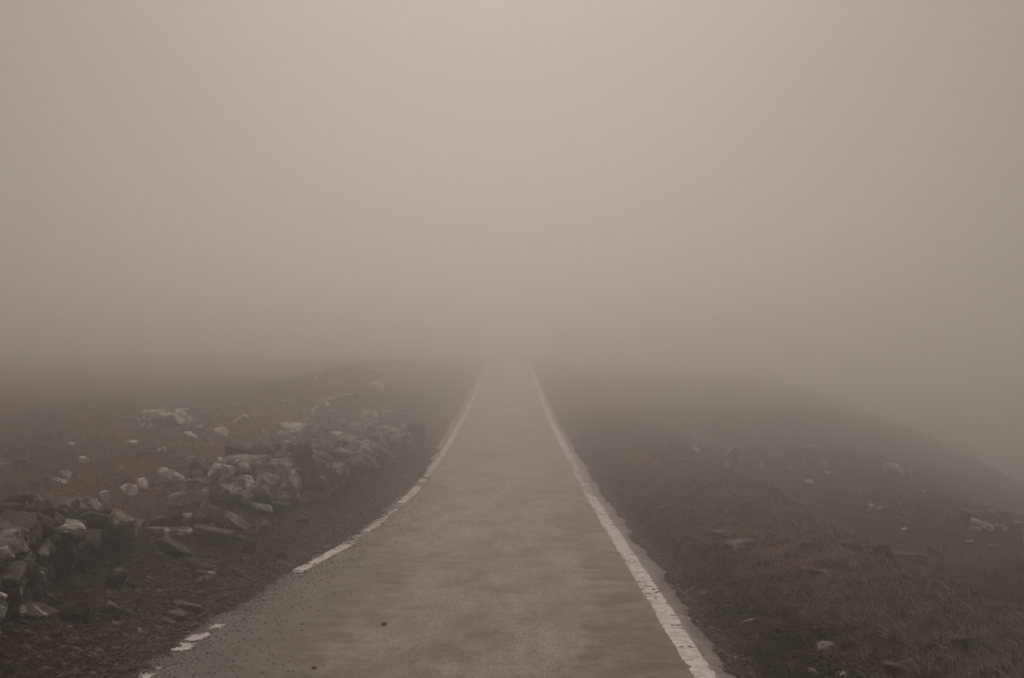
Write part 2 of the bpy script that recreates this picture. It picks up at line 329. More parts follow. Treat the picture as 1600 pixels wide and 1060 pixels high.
SHOULDER_STONES = [  # the dark ledge stones also stand in for shadow under the turf overhang
    (2.637, 16.334, 0.006, 0.357, 0.27, 0.135, 's', 1, -4, 'flat pale edged stone in the turf nearest the road on the right'),
    (3.089, 14.416, 0.028, 0.37, 0.279, 0.119, 's', 1, 10, 'long pale flat stone half sunk in the right turf'),
    (2.694, 15.064, -0.0, 0.158, 0.119, 0.089, 's', 0, 0, 'small brown stone between the two flat turf stones'),
    (2.657, 17.728, -0.036, 0.32, 0.242, 0.105, 's', 1, 8, 'thin flat stone by the turf edge above the pale edged one'),
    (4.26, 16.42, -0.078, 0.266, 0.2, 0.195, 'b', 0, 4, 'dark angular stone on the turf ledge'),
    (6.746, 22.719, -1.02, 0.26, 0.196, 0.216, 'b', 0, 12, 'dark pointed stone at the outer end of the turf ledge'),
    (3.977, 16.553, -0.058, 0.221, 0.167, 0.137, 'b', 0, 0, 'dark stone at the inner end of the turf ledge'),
    (5.866, 21.407, -0.928, 0.711, 0.537, 0.202, 's', 0, 4, 'long dark slab standing in for shadow along the lip of the turf ledge'),
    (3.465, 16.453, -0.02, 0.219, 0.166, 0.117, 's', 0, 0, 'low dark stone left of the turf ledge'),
    (2.379, 10.705, 0.043, 0.163, 0.123, 0.114, 's', 2, -6, 'pale flat stone in the near grass on the right'),
    (2.121, 9.916, 0.039, 0.104, 0.078, 0.118, 's', 2, -30, 'light curved stone at the bottom picture edge'),
    (2.311, 9.858, 0.051, 0.122, 0.092, 0.082, 's', 1, -16, 'grey stone right of the light curved stone'),
    (2.695, 9.931, 0.076, 0.208, 0.157, 0.094, 's', 1, 2, 'brown flat stone in the grass near the bottom edge'),
    (1.985, 11.879, 0.006, 0.124, 0.094, 0.085, 's', 1, -10, 'small light stone among dark clumps beside the asphalt'),
    (3.352, 10.546, 0.105, 0.171, 0.129, 0.137, 'b', 0, 0, 'dark stone standing in for a dark hole in the near right grass'),  # a dark hole in the turf, built as a dark stone
    (2.267, 21.291, -0.162, 0.203, 0.153, 0.126, 's', 1, 0, 'small flat stone on the right verge by the painted line'),
]
PEBBLES = [
    (-1.068, 12.03, -0.048, 0.063, 0.048, 0.086, 'u', 0, 12, 'dark angular stone lying on the asphalt'),
    (-1.429, 10.367, -0.031, 0.044, 0.034, 0.055, 'b', 0, 0, 'smaller dark pebble on the asphalt near the bottom edge'),
    (-0.829, 11.924, -0.06, 0.028, 0.021, 0.035, 'b', 0, 0, 'tiny dark pebble right of the dark angular stone'),
    (-3.002, 11.527, 0.013, 0.044, 0.033, 0.055, 'b', 2, 0, 'tiny white pebble in the verge dirt'),
]
# ---------------------------------------------------------------- materials
def material(name):
    m = bpy.data.materials.new(name); m.use_nodes = True
    t = m.node_tree; t.nodes.clear()
    out = t.nodes.new('ShaderNodeOutputMaterial')
    b = t.nodes.new('ShaderNodeBsdfPrincipled')
    t.links.new(b.outputs[0], out.inputs['Surface'])
    return m, t, b
def node(t, kind, **kw):
    n = t.nodes.new(kind)
    for k, v in kw.items():
        if k in n.inputs.keys() if hasattr(n.inputs, 'keys') else False: n.inputs[k].default_value = v
        else: setattr(n, k, v)
    return n
def put(t, v, sock):
    if isinstance(v, bpy.types.NodeSocket): t.links.new(v, sock)
    else: sock.default_value = v
def math_(t, op, a, b=0.0, c=None, clamp=False):
    n = t.nodes.new('ShaderNodeMath'); n.operation = op; n.use_clamp = clamp
    put(t, a, n.inputs[0]); put(t, b, n.inputs[1])
    if c is not None: put(t, c, n.inputs[2])
    return n.outputs[0]
def tex(t, co, scale, detail=4.0, rough=0.55, dist=0.0):
    n = t.nodes.new('ShaderNodeTexNoise')
    n.inputs['Scale'].default_value = scale; n.inputs['Detail'].default_value = detail
    n.inputs['Roughness'].default_value = rough; n.inputs['Distortion'].default_value = dist
    t.links.new(co, n.inputs['Vector']); return n.outputs['Fac']
def ramp(t, fac, *stops):
    n = t.nodes.new('ShaderNodeValToRGB'); e = n.color_ramp.elements
    while len(e) < len(stops): e.new(0.5)
    for el, (p, c) in zip(e, stops):
        el.position = p
        el.color = (c, c, c, 1) if isinstance(c, (int, float)) else (*c, 1)
    t.links.new(fac, n.inputs['Fac']); return n.outputs['Color']
def mix(t, fac, a, b, mode='MIX'):
    n = t.nodes.new('ShaderNodeMix'); n.data_type = 'RGBA'; n.blend_type = mode
    put(t, fac, n.inputs[0]); put(t, a, n.inputs[6]); put(t, b, n.inputs[7])
    return n.outputs[2]
def bump(t, h, strength, dist, b, prev=None):
    n = t.nodes.new('ShaderNodeBump'); n.inputs['Strength'].default_value = strength; n.inputs['Distance'].default_value = dist
    t.links.new(h, n.inputs['Height'])
    if prev is not None: t.links.new(prev, n.inputs['Normal'])
    t.links.new(n.outputs[0], b.inputs['Normal']); return n.outputs[0]
def objco(t): return t.nodes.new('ShaderNodeTexCoord').outputs['Object']
def stretch(t, co, s):
    n = t.nodes.new('ShaderNodeMapping'); n.inputs['Scale'].default_value = s
    t.links.new(co, n.inputs['Vector']); return n.outputs[0]
def tone(v, warm=1.0):
    """sepia toned grey: the darker, the warmer"""
    w = warm * max(.12, 1.12 - v / 0.24)
    return (v, v * (1 - .39 * w), v * (1 - .66 * w))

def rock_material(name, low, high, lichen, cover):
    m, t, b = material(name)
    co = objco(t); inf = t.nodes.new('ShaderNodeObjectInfo')
    add = t.nodes.new('ShaderNodeVectorMath'); add.operation = 'ADD'
    t.links.new(co, add.inputs[0]); t.links.new(inf.outputs['Location'], add.inputs[1])
    co = add.outputs[0]
    base = ramp(t, tex(t, co, 5.0, 6, .62), (.3, tone(low)), (.72, tone(high)))
    base = mix(t, 1.0, base, ramp(t, inf.outputs['Random'], (0, .5), (1, 1.4)), 'MULTIPLY')
    strat = tex(t, stretch(t, co, (2, 2, 16)), 3.0, 3, .6)
    base = mix(t, .7, base, ramp(t, strat, (.3, .62), (.7, 1.15)), 'MULTIPLY')
    spots = ramp(t, tex(t, co, 7.0, 7, .66, .5), (cover - .03, 0.0), (cover + .05, 1.0))
    spots2 = ramp(t, tex(t, co, 2.1, 2, .5), (.38, 0.0), (.60, 1.0))
    f = math_(t, 'MULTIPLY', spots, spots2)
    base = mix(t, f, base, (*tone(lichen, .8), 1))
    dark = ramp(t, tex(t, co, 16, 5, .6), (.58, 0.0), (.66, .55))
    base = mix(t, dark, base, (*tone(low * .45), 1))
    t.links.new(base, b.inputs['Base Color'])
    b.inputs['Roughness'].default_value = .78; b.inputs['Specular IOR Level'].default_value = .3
    h1 = tex(t, co, 11, 8, .62); h2 = tex(t, co, 55, 4, .6)
    n1 = bump(t, h1, .55, .05, b); bump(t, h2, .45, .012, b, n1)
    return m
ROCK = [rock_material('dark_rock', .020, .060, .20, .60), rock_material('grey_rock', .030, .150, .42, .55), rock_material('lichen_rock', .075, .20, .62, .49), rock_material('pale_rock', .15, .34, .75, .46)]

def ground_material():
    m, t, b = material('moor_turf')
    co = objco(t)
    big = tex(t, co, .55, 4, .55)
    mid = tex(t, co, 3.2, 6, .62)
    fine = tex(t, co, 26, 6, .7)
    base = ramp(t, mid, (.28, tone(.016, 1.1)), (.55, tone(.036, 1.1)), (.75, tone(.060, 1.1)))
    base = mix(t, 1.0, base, ramp(t, big, (.3, .72), (.7, 1.25)), 'MULTIPLY')
    base = mix(t, .8, base, ramp(t, fine, (.3, .5), (.7, 1.45)), 'MULTIPLY')
    at = t.nodes.new('ShaderNodeAttribute'); at.attribute_name = 'moor'
    base = mix(t, math_(t, 'MULTIPLY', at.outputs['Fac'], .59), base, mix(t, 1.0, base, (4.6, 4.8, 5.2, 1), 'MULTIPLY'))
    grit = ramp(t, tex(t, co, 120, 3, .6), (.66, 0.0), (.74, .5))
    base = mix(t, grit, base, (*tone(.13), 1))
    t.links.new(base, b.inputs['Base Color'])
    b.inputs['Roughness'].default_value = .95; b.inputs['Specular IOR Level'].default_value = .12
    n1 = bump(t, mid, .6, .10, b); n2 = bump(t, fine, .8, .035, b, n1); bump(t, tex(t, co, 110, 3, .6), .6, .012, b, n2)
    return m
def road_material():
    m, t, b = material('worn_asphalt')
    co = objco(t); at = t.nodes.new('ShaderNodeAttribute'); at.attribute_name = 'dirt'
    dirt = at.outputs['Fac']
    fine = tex(t, co, 60, 5, .7); mid = tex(t, co, 4.0, 6, .62, .3); patch = tex(t, stretch(t, co, (1.1, .55, 1)), 1.3, 5, .62, .5)
    base = ramp(t, patch, (.34, tone(.09)), (.60, tone(.195, .9)))
    base = mix(t, .5, base, ramp(t, mid, (.3, .62), (.7, 1.22)), 'MULTIPLY')
    base = mix(t, .8, base, ramp(t, tex(t, co, 15, 5, .65), (.32, .72), (.68, 1.22)), 'MULTIPLY')
    base = mix(t, .9, base, ramp(t, fine, (.32, .36), (.68, 1.65)), 'MULTIPLY')
    base = mix(t, .8, base, ramp(t, tex(t, stretch(t, co, (5, .8, 1)), 1.6, 6, .72), (.34, .58), (.66, 1.32)), 'MULTIPLY')
    grain = tex(t, stretch(t, co, (46, 9, 1)), 1.0, 4, .75)
    # mud, moss and grit worked in from the verges
    k = math_(t, 'ADD', dirt, math_(t, 'MULTIPLY', math_(t, 'SUBTRACT', mid, .5), 1.5))
    k = math_(t, 'ADD', k, math_(t, 'MULTIPLY', math_(t, 'SUBTRACT', grain, .5), 1.6))
    k = ramp(t, k, (.30, 0.0), (.72, .95))
    mud = mix(t, fine, (*tone(.035, .75), 1), (*tone(.105, .75), 1))
    base = mix(t, k, base, mud)
    base = mix(t, .9, base, ramp(t, grain, (.32, .36), (.68, 1.65)), 'MULTIPLY')
    # thin dark cracks and seams
    vo = t.nodes.new('ShaderNodeTexVoronoi'); vo.feature = 'DISTANCE_TO_EDGE'; vo.inputs['Scale'].default_value = .8
    warp = t.nodes.new('ShaderNodeVectorMath'); warp.operation = 'ADD'
    nz = t.nodes.new('ShaderNodeTexNoise'); nz.inputs['Scale'].default_value = 3.0; nz.inputs['Detail'].default_value = 5
    t.links.new(co, nz.inputs['Vector']); t.links.new(nz.outputs['Color'], warp.inputs[0]); t.links.new(co, warp.inputs[1])
    t.links.new(warp.outputs[0], vo.inputs['Vector'])
    cr = math_(t, 'MULTIPLY', ramp(t, vo.outputs['Distance'], (0, .75), (.014, 0.0)), ramp(t, tex(t, co, .7, 2), (.52, 0.0), (.62, 1.0)))
    base = mix(t, cr, base, (*tone(.05), 1))
    chips = ramp(t, tex(t, co, 38, 2, .5), (.73, 0.0), (.77, .8))
    base = mix(t, chips, base, (*tone(.06), 1))
    t.links.new(base, b.inputs['Base Color'])
    rg = ramp(t, mid, (.3, .52), (.7, .70))
    t.links.new(rg, b.inputs['Roughness']); b.inputs['Specular IOR Level'].default_value = .28
    bump(t, fine, .5, .008, b)
    return m
def paint_material():
    m, t, b = material('worn_white_paint')
    co = objco(t)
    base = ramp(t, tex(t, co, 9, 6, .65), (.32, tone(.34, .6)), (.58, tone(.70, .5)))
    sp = ramp(t, tex(t, co, 45, 6, .75), (.53, 0.0), (.62, .8))
    base = mix(t, sp, base, (*tone(.2), 1))
    t.links.new(base, b.inputs['Base Color']); b.inputs['Roughness'].default_value = .7
    bump(t, tex(t, co, 60, 4, .65), .3, .008, b)
    return m
def blade_material(name, lo, hi, warm=1.0):
    m, t, b = material(name)
    g = t.nodes.new('ShaderNodeNewGeometry')
    base = ramp(t, g.outputs['Random Per Island'], (0, tone(lo, warm)), (.75, tone((lo + hi) / 2, warm)), (1, tone(hi, warm)))
    t.links.new(base, b.inputs['Base Color']); b.inputs['Roughness'].default_value = .85; b.inputs['Specular IOR Level'].default_value = .15
    return m
GROUND, ROAD, PAINT = ground_material(), road_material(), paint_material()
GRASS, MOORGRASS = blade_material('dry_grass', .08, .42), blade_material("moor_grass", .06, .20, .9)
PALEGRASS = blade_material('bleached_grass', .10, .38)
HANG = blade_material('hanging_dead_grass', .05, .20)
HEATHER = blade_material('dark_heather', .012, .045, 1.1)
GRIT = blade_material("verge_grit", .03, .18, .75)
def twig_material():
    m, t, b = material('weathered_twig')
    t.links.new(ramp(t, tex(t, objco(t), 60, 4), (.3, tone(.02)), (.7, tone(.05))), b.inputs['Base Color']); b.inputs['Roughness'].default_value = .9
    return m

# ---------------------------------------------------------------- mesh helpers
def mesh_np(name, verts, quads=None, tris=None, mat=None, smooth=True):
    me = bpy.data.meshes.new(name)
    verts = np.asarray(verts, np.float32)
    me.vertices.add(len(verts)); me.vertices.foreach_set('co', verts.ravel())
    parts, tot = [], []
    for f, k in ((quads, 4), (tris, 3)):
        if f is not None and len(f):
            parts.append(np.asarray(f, np.int32).ravel()); tot.append(np.full(len(f), k, np.int32))
    lo = np.concatenate(parts); tt = np.concatenate(tot)
    me.loops.add(len(lo)); me.loops.foreach_set('vertex_index', lo)
    me.polygons.add(len(tt))
    me.polygons.foreach_set('loop_start', np.concatenate(([0], np.cumsum(tt)[:-1])).astype(np.int32))
    me.polygons.foreach_set('loop_total', tt)
    me.update(calc_edges=True); me.validate()
    if smooth: me.polygons.foreach_set('use_smooth', np.ones(len(me.polygons), bool))
    if mat: me.materials.append(mat)
    return me
def link(name, data, parent=None, loc=(0, 0, 0), rot=(0, 0, 0), **props):
    o = bpy.data.objects.new(name, data); C.objects.link(o)
    o.location = loc; o.rotation_euler = rot
    if parent: o.parent = parent
    for k, v in props.items(): o[k] = v
    return o
def grid_faces(nr, nc):
    i = np.arange(nr - 1)[:, None] * nc + np.arange(nc - 1)[None, :]
    return np.stack([i, i + 1, i + nc + 1, i + nc], -1).reshape(-1, 4)

# ---------------------------------------------------------------- ground, one sheet to beyond the fog
def axis(segs):
    out = [segs[0][0]]
    for a, b, s0, s1 in segs:
        p = a
        while p < b - 1e-6:
            f = (p - a) / (b - a); p = min(b, p + s0 + (s1 - s0) * f); out.append(p)
    return np.array(out)
gx = axis([(-260, -40, 20, 4), (-40, -9, 3, .25), (-9, -5.2, .2, .07), (-5.2, -1.5, .045, .045), (-1.5, 1.5, .3, .3), (1.5, 6.2, .045, .05), (6.2, 13, .09, .25), (13, 50, .4, 4), (50, 260, 6, 20)])
gy = axis([(-60, 6, 6, .6), (6, 9, .3, .05), (9, 22, .04, .07), (22, 50, .08, .25), (50, 110, .3, 1.2), (110, 320, 2, 14)])
X, Y = np.meshgrid(gx, gy)
Z = land(X, Y)
gm = mesh_np('ground', np.stack([X, Y, Z], -1).reshape(-1, 3), grid_faces(len(gy), len(gx)), mat=GROUND)
moorness = np.clip(sstep(1.8, 3.6, line_left(Y) - X) * (.72 + .5 * sstep(-10, -6, X)) + 1.7 * sstep(edge_right(Y) + .25, edge_right(Y) + 1.2, X) * (.75 + .7 * noise(X * .7, Y * .35, 0, 43)) * (1 - .85 * sstep(crest_right(Y) + .2, crest_right(Y) + 1.5, X)) * (.45 + .55 * sstep(9.5, 15, Y)), 0, 1.7) * (.75 + .35 * fbm(X * .5, Y * .3, 0, 41))
moorness = moorness + .75 * np.exp(-((edge_left(Y) + .05 - X) / .38) ** 2) * (.7 + .6 * noise(X * 3, Y * 2, 0, 44))
ga = gm.attributes.new('moor', 'FLOAT', 'POINT'); ga.data.foreach_set('value', np.clip(moorness, 0, 1.7).astype(np.float32).ravel())
ground = link('ground', gm, kind='structure',
              label='dark peaty moorland turf falling away on both sides of the road')

# ---------------------------------------------------------------- road sheet with ragged edges, and its worn edge lines
def road_surf(x, y):
    return road_z(y) + .006 - .012 * (np.asarray(x) / 1.5) ** 2 * .5 + .006 * noise(np.asarray(x) * .9, np.asarray(y) * .5, 0, 31)
ry = axis([(-40, 6, 2, .3), (6, 9, .2, .04), (9, 30, .04, .06), (30, 60, .08, .25), (60, 240, .3, 4)])
nc = 41
u = np.linspace(0, 1, nc)[None, :]
el, er = edge_left(ry)[:, None], edge_right(ry)[:, None]
RX = el + (er - el) * u
RY_ = np.broadcast_to(ry[:, None], RX.shape)
RZ = road_surf(RX, RY_)
lip = np.minimum(RX - el, er - RX)
RZ = RZ - .035 * (1 - sstep(0, .06, lip))
rm = mesh_np('road', np.stack([RX, RY_, RZ], -1).reshape(-1, 3), grid_faces(len(ry), nc), mat=ROAD)
dl, dr = RX - line_left(RY_), line_right(RY_) - RX
near = sstep(26, 11, RY_)
dirt = .62 * (1 - sstep(-.1, .30 + .55 * sstep(22, 10, RY_), dl))                    # soil creeping in from the left bank
dirt = dirt + (.24 + .38 * near) * sstep(.6, 1.7, -RX) + .42 * near * (1 - sstep(.2, 1.7, dl))
dirt = dirt + (.30 + .46 * near) * sstep(.2, 1.0, RX) * (1 - sstep(1.2, 1.36, RX))  # darker band inside the right line
dirt = dirt + (.70 + .35 * noise(RX * 4, RY_ * 1.6, 0, 35)) * (1 - sstep(-.14, -.06, dr)) - .30 * np.exp(-((RX + .15) / .8) ** 4)
dirt = dirt + .50 * fbm(RX * 1.5, RY_ * .55, 0, 34) * (.4 + near) + .22 * noise(RX * 4.5, RY_ * 1.8, 0, 36) * near
dirt = dirt + .22 * noise(RX * .9, RY_ * .45, 0, 33)
a = rm.attributes.new('dirt', 'FLOAT', 'POINT'); a.data.foreach_set('value', np.clip(dirt, -1, 1).astype(np.float32).ravel())
road = link('road', rm, kind='structure', label='single track asphalt road with worn white edge lines climbing into fog')

def painted_line(path, keep, width, seed, label):
    ys = axis([(8.5, 14, .012, .012), (14, 30, .015, .03), (30, 60, .04, .12), (60, 130, .15, .5)])
    n = 18
    s = np.linspace(-.5, .5, n)[None, :]
    w = width * (1 + .07 * noise(ys * 2.2, seed, 0, seed)) [:, None]
    PX = path(ys)[:, None] + s * w + (.012 * noise(ys * 1.1, 0, 0, seed + 1) + .004 * noise(ys * 9, 0, 0, seed + 2))[:, None]
    PY = np.broadcast_to(ys[:, None], PX.shape)
    PZ = road_surf(PX, PY) + .005
    cx, cy = (PX[:-1, :-1] + PX[1:, 1:]) / 2, (PY[:-1, :-1] + PY[1:, 1:]) / 2
    cs = np.broadcast_to((s[:, :-1] + s[:, 1:]) / 2, cx.shape)
    wear = .6 * fbm(cx * 7, cy * 3.2, 0, seed + 3) + .42 * noise(cx * 26, cy * 14, 0, seed + 4) + .40 * noise(cx * 75, cy * 40, 0, seed + 5)
    wear = wear - 1.1 * (noise(cx * 3 + cy * 1.5, cy * 11, 0, seed + 7) > .50) * (.4 + noise(cx * 30, cy * 9, 0, seed + 8))
    m = (keep(cx, cy, cs) - .9 * np.clip(np.abs(cs) - .32, 0, 1) * 3.0 + wear) > 0
    F = grid_faces(len(ys), n)[m.ravel()]
    used = np.unique(F); mp = np.zeros(PX.size, np.int64); mp[used] = np.arange(len(used))
    return link('edge_line', mesh_np('edge_line', np.stack([PX, PY, PZ], -1).reshape(-1, 3)[used], mp[F], mat=PAINT), road, label=label)
_kl = [(8, -1.5), (9.85, -1.2), (10.0, .5), (10.12, .3), (10.3, -1.3), (10.42, -.25), (10.55, -1.4), (10.95, -.7), (11.08, .35), (11.28, .25), (11.36, -.7), (11.44, .55), (11.66, .45), (11.78, -1.2), (11.95, .1), (12.1, .2), (12.2, -1.3),
       (12.45, -.35), (12.6, -.5), (13.0, -1.5), (14.7, -1.2), (15.0, -.1), (15.4, .5), (17.2, .55), (17.8, .15), (18.1, -.7), (18.5, -.15), (19.3, .2), (20.4, .05), (20.8, -.4), (21.2, .1), (22.6, -.3), (23.0, .35), (25.4, .5), (25.9, -.8), (26.4, .2), (26.9, .4), (27.2, -.8), (27.8, .35), (28.4, -.1), (30, .1), (33, .35), (36, .6), (60, .7), (75, .5), (130, .4)]
_kr = [(8, .72), (12, .78), (19, .72), (22, .5), (24, .25), (25, .02), (30.5, 0), (32, .5), (40, .6), (130, .6)]
painted_line(line_left, lambda x, y, s: np.interp(y, *zip(*_kl)), .15, 51, 'broken white line worn to dashes and flecks along the left edge')
painted_line(line_right, lambda x, y, s: np.interp(y, *zip(*_kr)) - np.clip(s, 0, 1) * 1.1 * np.exp(-((y - 27.5) / 3.2) ** 2) + np.clip(-s, 0, 1) * np.exp(-((y - 27.5) / 3.2) ** 2), .17, 61, 'continuous white line along the right edge')

# ---------------------------------------------------------------- stones
_ico = {}
def ico(level):
    if level not in _ico:
        bm = bmesh.new(); bmesh.ops.create_icosphere(bm, subdivisions=level, radius=1.0)
        bm.verts.ensure_lookup_table()
        _ico[level] = (np.array([v.co[:] for v in bm.verts]), np.array([[v.index for v in f.verts] for f in bm.faces], np.int64))
        bm.free()
    return _ico[level]
def stone_points(shape, size, rnd, level):
    p, f = ico(level)
    n, d = [], []
    def plane(v, dist):
        v = np.array(v, float); n.append(v / np.linalg.norm(v)); d.append(dist)
    j = lambda s: rnd.uniform(-s, s)
    if shape in ('b', 's', 'u'):
        t = {'b': .36, 's': .24, 'u': .32}[shape]
        for ax in range(3):
            for sg in (-1, 1):
                v = [j(t), j(t), j(t)]; v[ax] = sg
                plane(v, rnd.uniform(.62, .80))
        for _ in range(9):
            plane([j(1), j(1), j(.85)], rnd.uniform(.66, .92))
        q = 60
    else:
        for _ in range(15): plane([j(1), j(1), j(1)], rnd.uniform(.66, .95))
        plane([j(.2), j(.2), 1], .72); plane([j(.2), j(.2), -1], .62)
        q = 34
    n, d = np.array(n), np.array(d)
    c = np.clip(p @ n.T, 0, None) / d[None, :]
    r = (c ** q).sum(1) ** (-1.0 / q)
    r = np.minimum(r, 1.5)
    s = rnd.randint(0, 9999)
    v = p * r[:, None]
    r2 = 1 + .055 * noise(v[:, 0] * 2.2 + s, v[:, 1] * 2.2, v[:, 2] * 2.2, s) + .05 * noise(v[:, 0] * 5, v[:, 1] * 5 + s, v[:, 2] * 5, s + 1) + .028 * noise(v[:, 0] * 12, v[:, 1] * 12, v[:, 2] * 12 + s, s + 2)
    v = v * r2[:, None]
    lo, hi = v.min(0), v.max(0)
    return (v - (lo + hi) / 2) / (hi - lo) * np.array(size), f
def stone_mesh(name, shape, size, rnd, level, mat):
    v, f = stone_points(shape, size, rnd, level)
    return mesh_np(name, v, tris=f, mat=mat)
rnd = random.Random(11)
def lvl(size, dist):
    px = max(size) * 1422 / max(dist, 1)
    return 5 if px > 34 else 4 if px > 9 else 3
def place_stone(name, spec, parent=None, **props):
    x, y, z, sx, sy, sz, shape, pale, tilt = spec[:9]
    th = R(tilt); paler = props.pop('paler', 0)
    c, s = abs(math.cos(th)), abs(math.sin(th))
    # the listed width and height are those of the tilted outline: undo the tilt
    a, b = sx, sz
    if s > .12 and c > s:
        det = c * c - s * s
        a2, b2 = (c * sx - s * sz) / det, (c * sz - s * sx) / det
        if a2 > .25 * sx and b2 > .22 * sz: a, b = a2, b2
        else: a, b = math.hypot(sx, sz) * .95, min(sx, sz) * .38
    elif s > .12:
        a, b = math.hypot(sx, sz) * .95, min(sx, sz) * .38
    size = (a, sy, b)
    return link(name, stone_mesh(name, shape, size, rnd, lvl(size, y), ROCK[min(3, pale + paler)]), parent, (x, y, z), (R(rnd.uniform(-6, 6)), th, R(rnd.uniform(-14, 14))), **props)

def wall_path(pts, s):
    p = np.array(pts); seg = np.linalg.norm(np.diff(p, axis=0), axis=1); cum = np.concatenate(([0], np.cumsum(seg)))
    x, y = np.interp(s, cum, p[:, 0]), np.interp(s, cum, p[:, 1])
    x2, y2 = np.interp(s + .3, cum, p[:, 0]), np.interp(s + .3, cum, p[:, 1])
    x1, y1 = np.interp(s - .3, cum, p[:, 0]), np.interp(s - .3, cum, p[:, 1])
    return x, y, math.atan2(y2 - y1, x2 - x1), cum[-1]
def fill_wall(pts, height, thick, seed):
    """courses of stones along a path: list of (spec, yaw)"""
    r = random.Random(seed); out = []
    L = wall_path(pts, 0)[3]
    for row, off in enumerate((-1, 1, 0)):
        zc = 0.0
        while zc < 1.1:
            ch = r.uniform(.12, .25)
            s = r.uniform(0, .25)
            while s < L:
                ln = r.uniform(.18, .55) if r.random() < .7 else r.uniform(.12, .22)
                x, y, a, _ = wall_path(pts, s + ln / 2)
                h = height(s + ln / 2) * r.uniform(.78, 1.12) * (1 + .12 * float(noise((s + ln / 2) * .9, seed, 0, seed)))
                if zc + ch * .6 < h:
                    o = off * thick * .30 * (1.15 - .35 * zc / max(h, .3)) + r.uniform(-.05, .05)
                    px, py = x - math.sin(a) * o, y + math.cos(a) * o
                    gz = float(land(px, py))
                    shape = r.choice('bbbsru')
                    k = r.uniform(1.0, 1.25)
                    out.append(((px, py, gz + zc + ch * .5, ln * 1.22, thick * r.uniform(.46, .60), ch * k * (1.35 if shape == 'u' else 1.16), shape, r.choice((0, 0, 0, 0, 1, 1, 1, 2) if row else (0, 0, 0, 1, 1, 1, 1, 2)), r.gauss(0, 7)), a + r.gauss(0, .16)))
                s += ln * .93
            zc += ch * .88
    return out
def build_wall(root, hand, fill, keep):
    for sp in hand: place_stone('stone', sp, None)
    return None
def stones_joined(name, specs, parent, **props):
    V, T, M, base = [], [], [], 0
    for sp, a in specs:
        x, y, z, sx, sy, sz, shape, pale, tilt = sp
        v, f = stone_points(shape, (sx, sy, sz), rnd, 3)
        rot = np.array((Matrix.Rotation(a, 3, 'Z') @ Matrix.Rotation(R(tilt), 3, 'Y')))
        V.append(v @ rot.T + np.array((x, y, z))); T.append(f + base); base += len(v); M.append(np.full(len(f), pale))
    me = mesh_np(name, np.concatenate(V), tris=np.concatenate(T))
    for m in ROCK: me.materials.append(m)
    me.polygons.foreach_set('material_index', np.concatenate(M).astype(np.int32))
    return link(name, me, parent, **props)
def make_wall(name, base, label, hand, fills, room):
    root = link(name, None, None, base, label=label, category='stone wall', kind='thing')
    inv = Vector(base)
    def local(sp): return (sp[0] - base[0], sp[1] - base[1], sp[2] - base[2]) + tuple(sp[3:])
    for sp in hand:
        o = place_stone('stone', sp, root); o.location = Vector(o.location) - inv
        if sp[7] == 2: o['label'] = 'pale lichen covered stone'
    fills = sorted(fills, key=lambda q: q[0][1])
    n = max(0, room - len(hand))
    # the nearer, upper and road-side stones one by one, the rest as the body of the wall
    def shows(q):
        x, y, z, sx, sy, sz = q[0][:6]
        return sx * sz / y ** 2 * (1 + 1.2 * (z - float(land(x, y))))
    fills = sorted(fills, key=shows, reverse=True)
    for sp, a in fills[:n]:
        x, y, z, sx, sy, sz, shape, pale, tilt = sp
        o = link('stone', stone_mesh('stone', shape, (sx, sy, sz), rnd, lvl((sx, sy, sz), y), ROCK[pale]), root, (x - base[0], y - base[1], z - base[2]), (R(rnd.uniform(-6, 6)), R(tilt), a))
    if fills[n:]:
        o = stones_joined('wall_core', fills[n:], root, kind='stuff'); o.location = -inv
    return root

WALL_PATH = [(-3.98, 19.6), (-3.62, 20.6), (-3.28, 22.3), (-3.0, 25.5), (-2.75, 30.0), (-2.58, 35.2)]
RUIN_PATH = [(-3.95, 8.2), (-4.1, 9.7), (-4.3, 11.2), (-4.48, 12.6), (-4.6, 14.0), (-4.45, 15.0)]
h_wall = lambda s: float(np.interp(s, (0, 1.2, 3, 6, 10, 14, 16), (.66, .68, .54, .48, .44, .40, .34)))
h_ruin = lambda s: float(np.interp(s, (0, 3.5, 5.0, 6.0, 7.0), (.62, .60, .50, .40, .12)))
wall = make_wall('dry_stone_wall', (-3.4, 21.0, float(land(-3.4, 21.0))), 'standing mossy dry stone wall running beside the road towards the fog', WALL_STONES, fill_wall(WALL_PATH, h_wall, .80, 3), 100)
ruin = make_wall('dry_stone_wall', (-4.4, 13.0, float(land(-4.4, 13.0))), 'tumbled dark dry stone wall in the near left corner, ending at the gap', RUIN_STONES, fill_wall(RUIN_PATH, h_ruin, .80, 5), 100)

for sp in RUBBLE:
    place_stone('fallen_stone', sp, label=sp[9], category='stone', group='rubble in the gap of the wall')
for sp in VERGE_SLABS:
    place_stone('stone_slab', sp, label=sp[9], category='stone', group='slabs lying on the left verge')
for sp in MOOR_ROCKS:
    place_stone('moor_rock', sp, paler=1 if sp[3] < .9 or sp[7] < 2 else 0, label=sp[9], category='rock', group='pale rocks on the left moor')
for sp in SLOPE_ROCKS:
    place_stone('slope_rock', sp, paler=1 if sp[1] > 30 else 0, label=sp[9], category='rock', group='pale rocks on the right hillside')
rq = random.Random(23)
def small_rocks(n, name, xf, y0, y1, label, group):
    for _ in range(n):
        y = y0 * (y1 / y0) ** rq.random(); x = xf(y); w = rq.uniform(.08, .30)
        h = w * rq.uniform(.45, .8)
        place_stone(name, (x, y, float(land(x, y)) + h * .18, w, w * rq.uniform(.7, 1), h, rq.choice('brs'), rq.choice((1, 2, 2, 3)), rq.uniform(-15, 15)), label=label, category='rock', group=group)
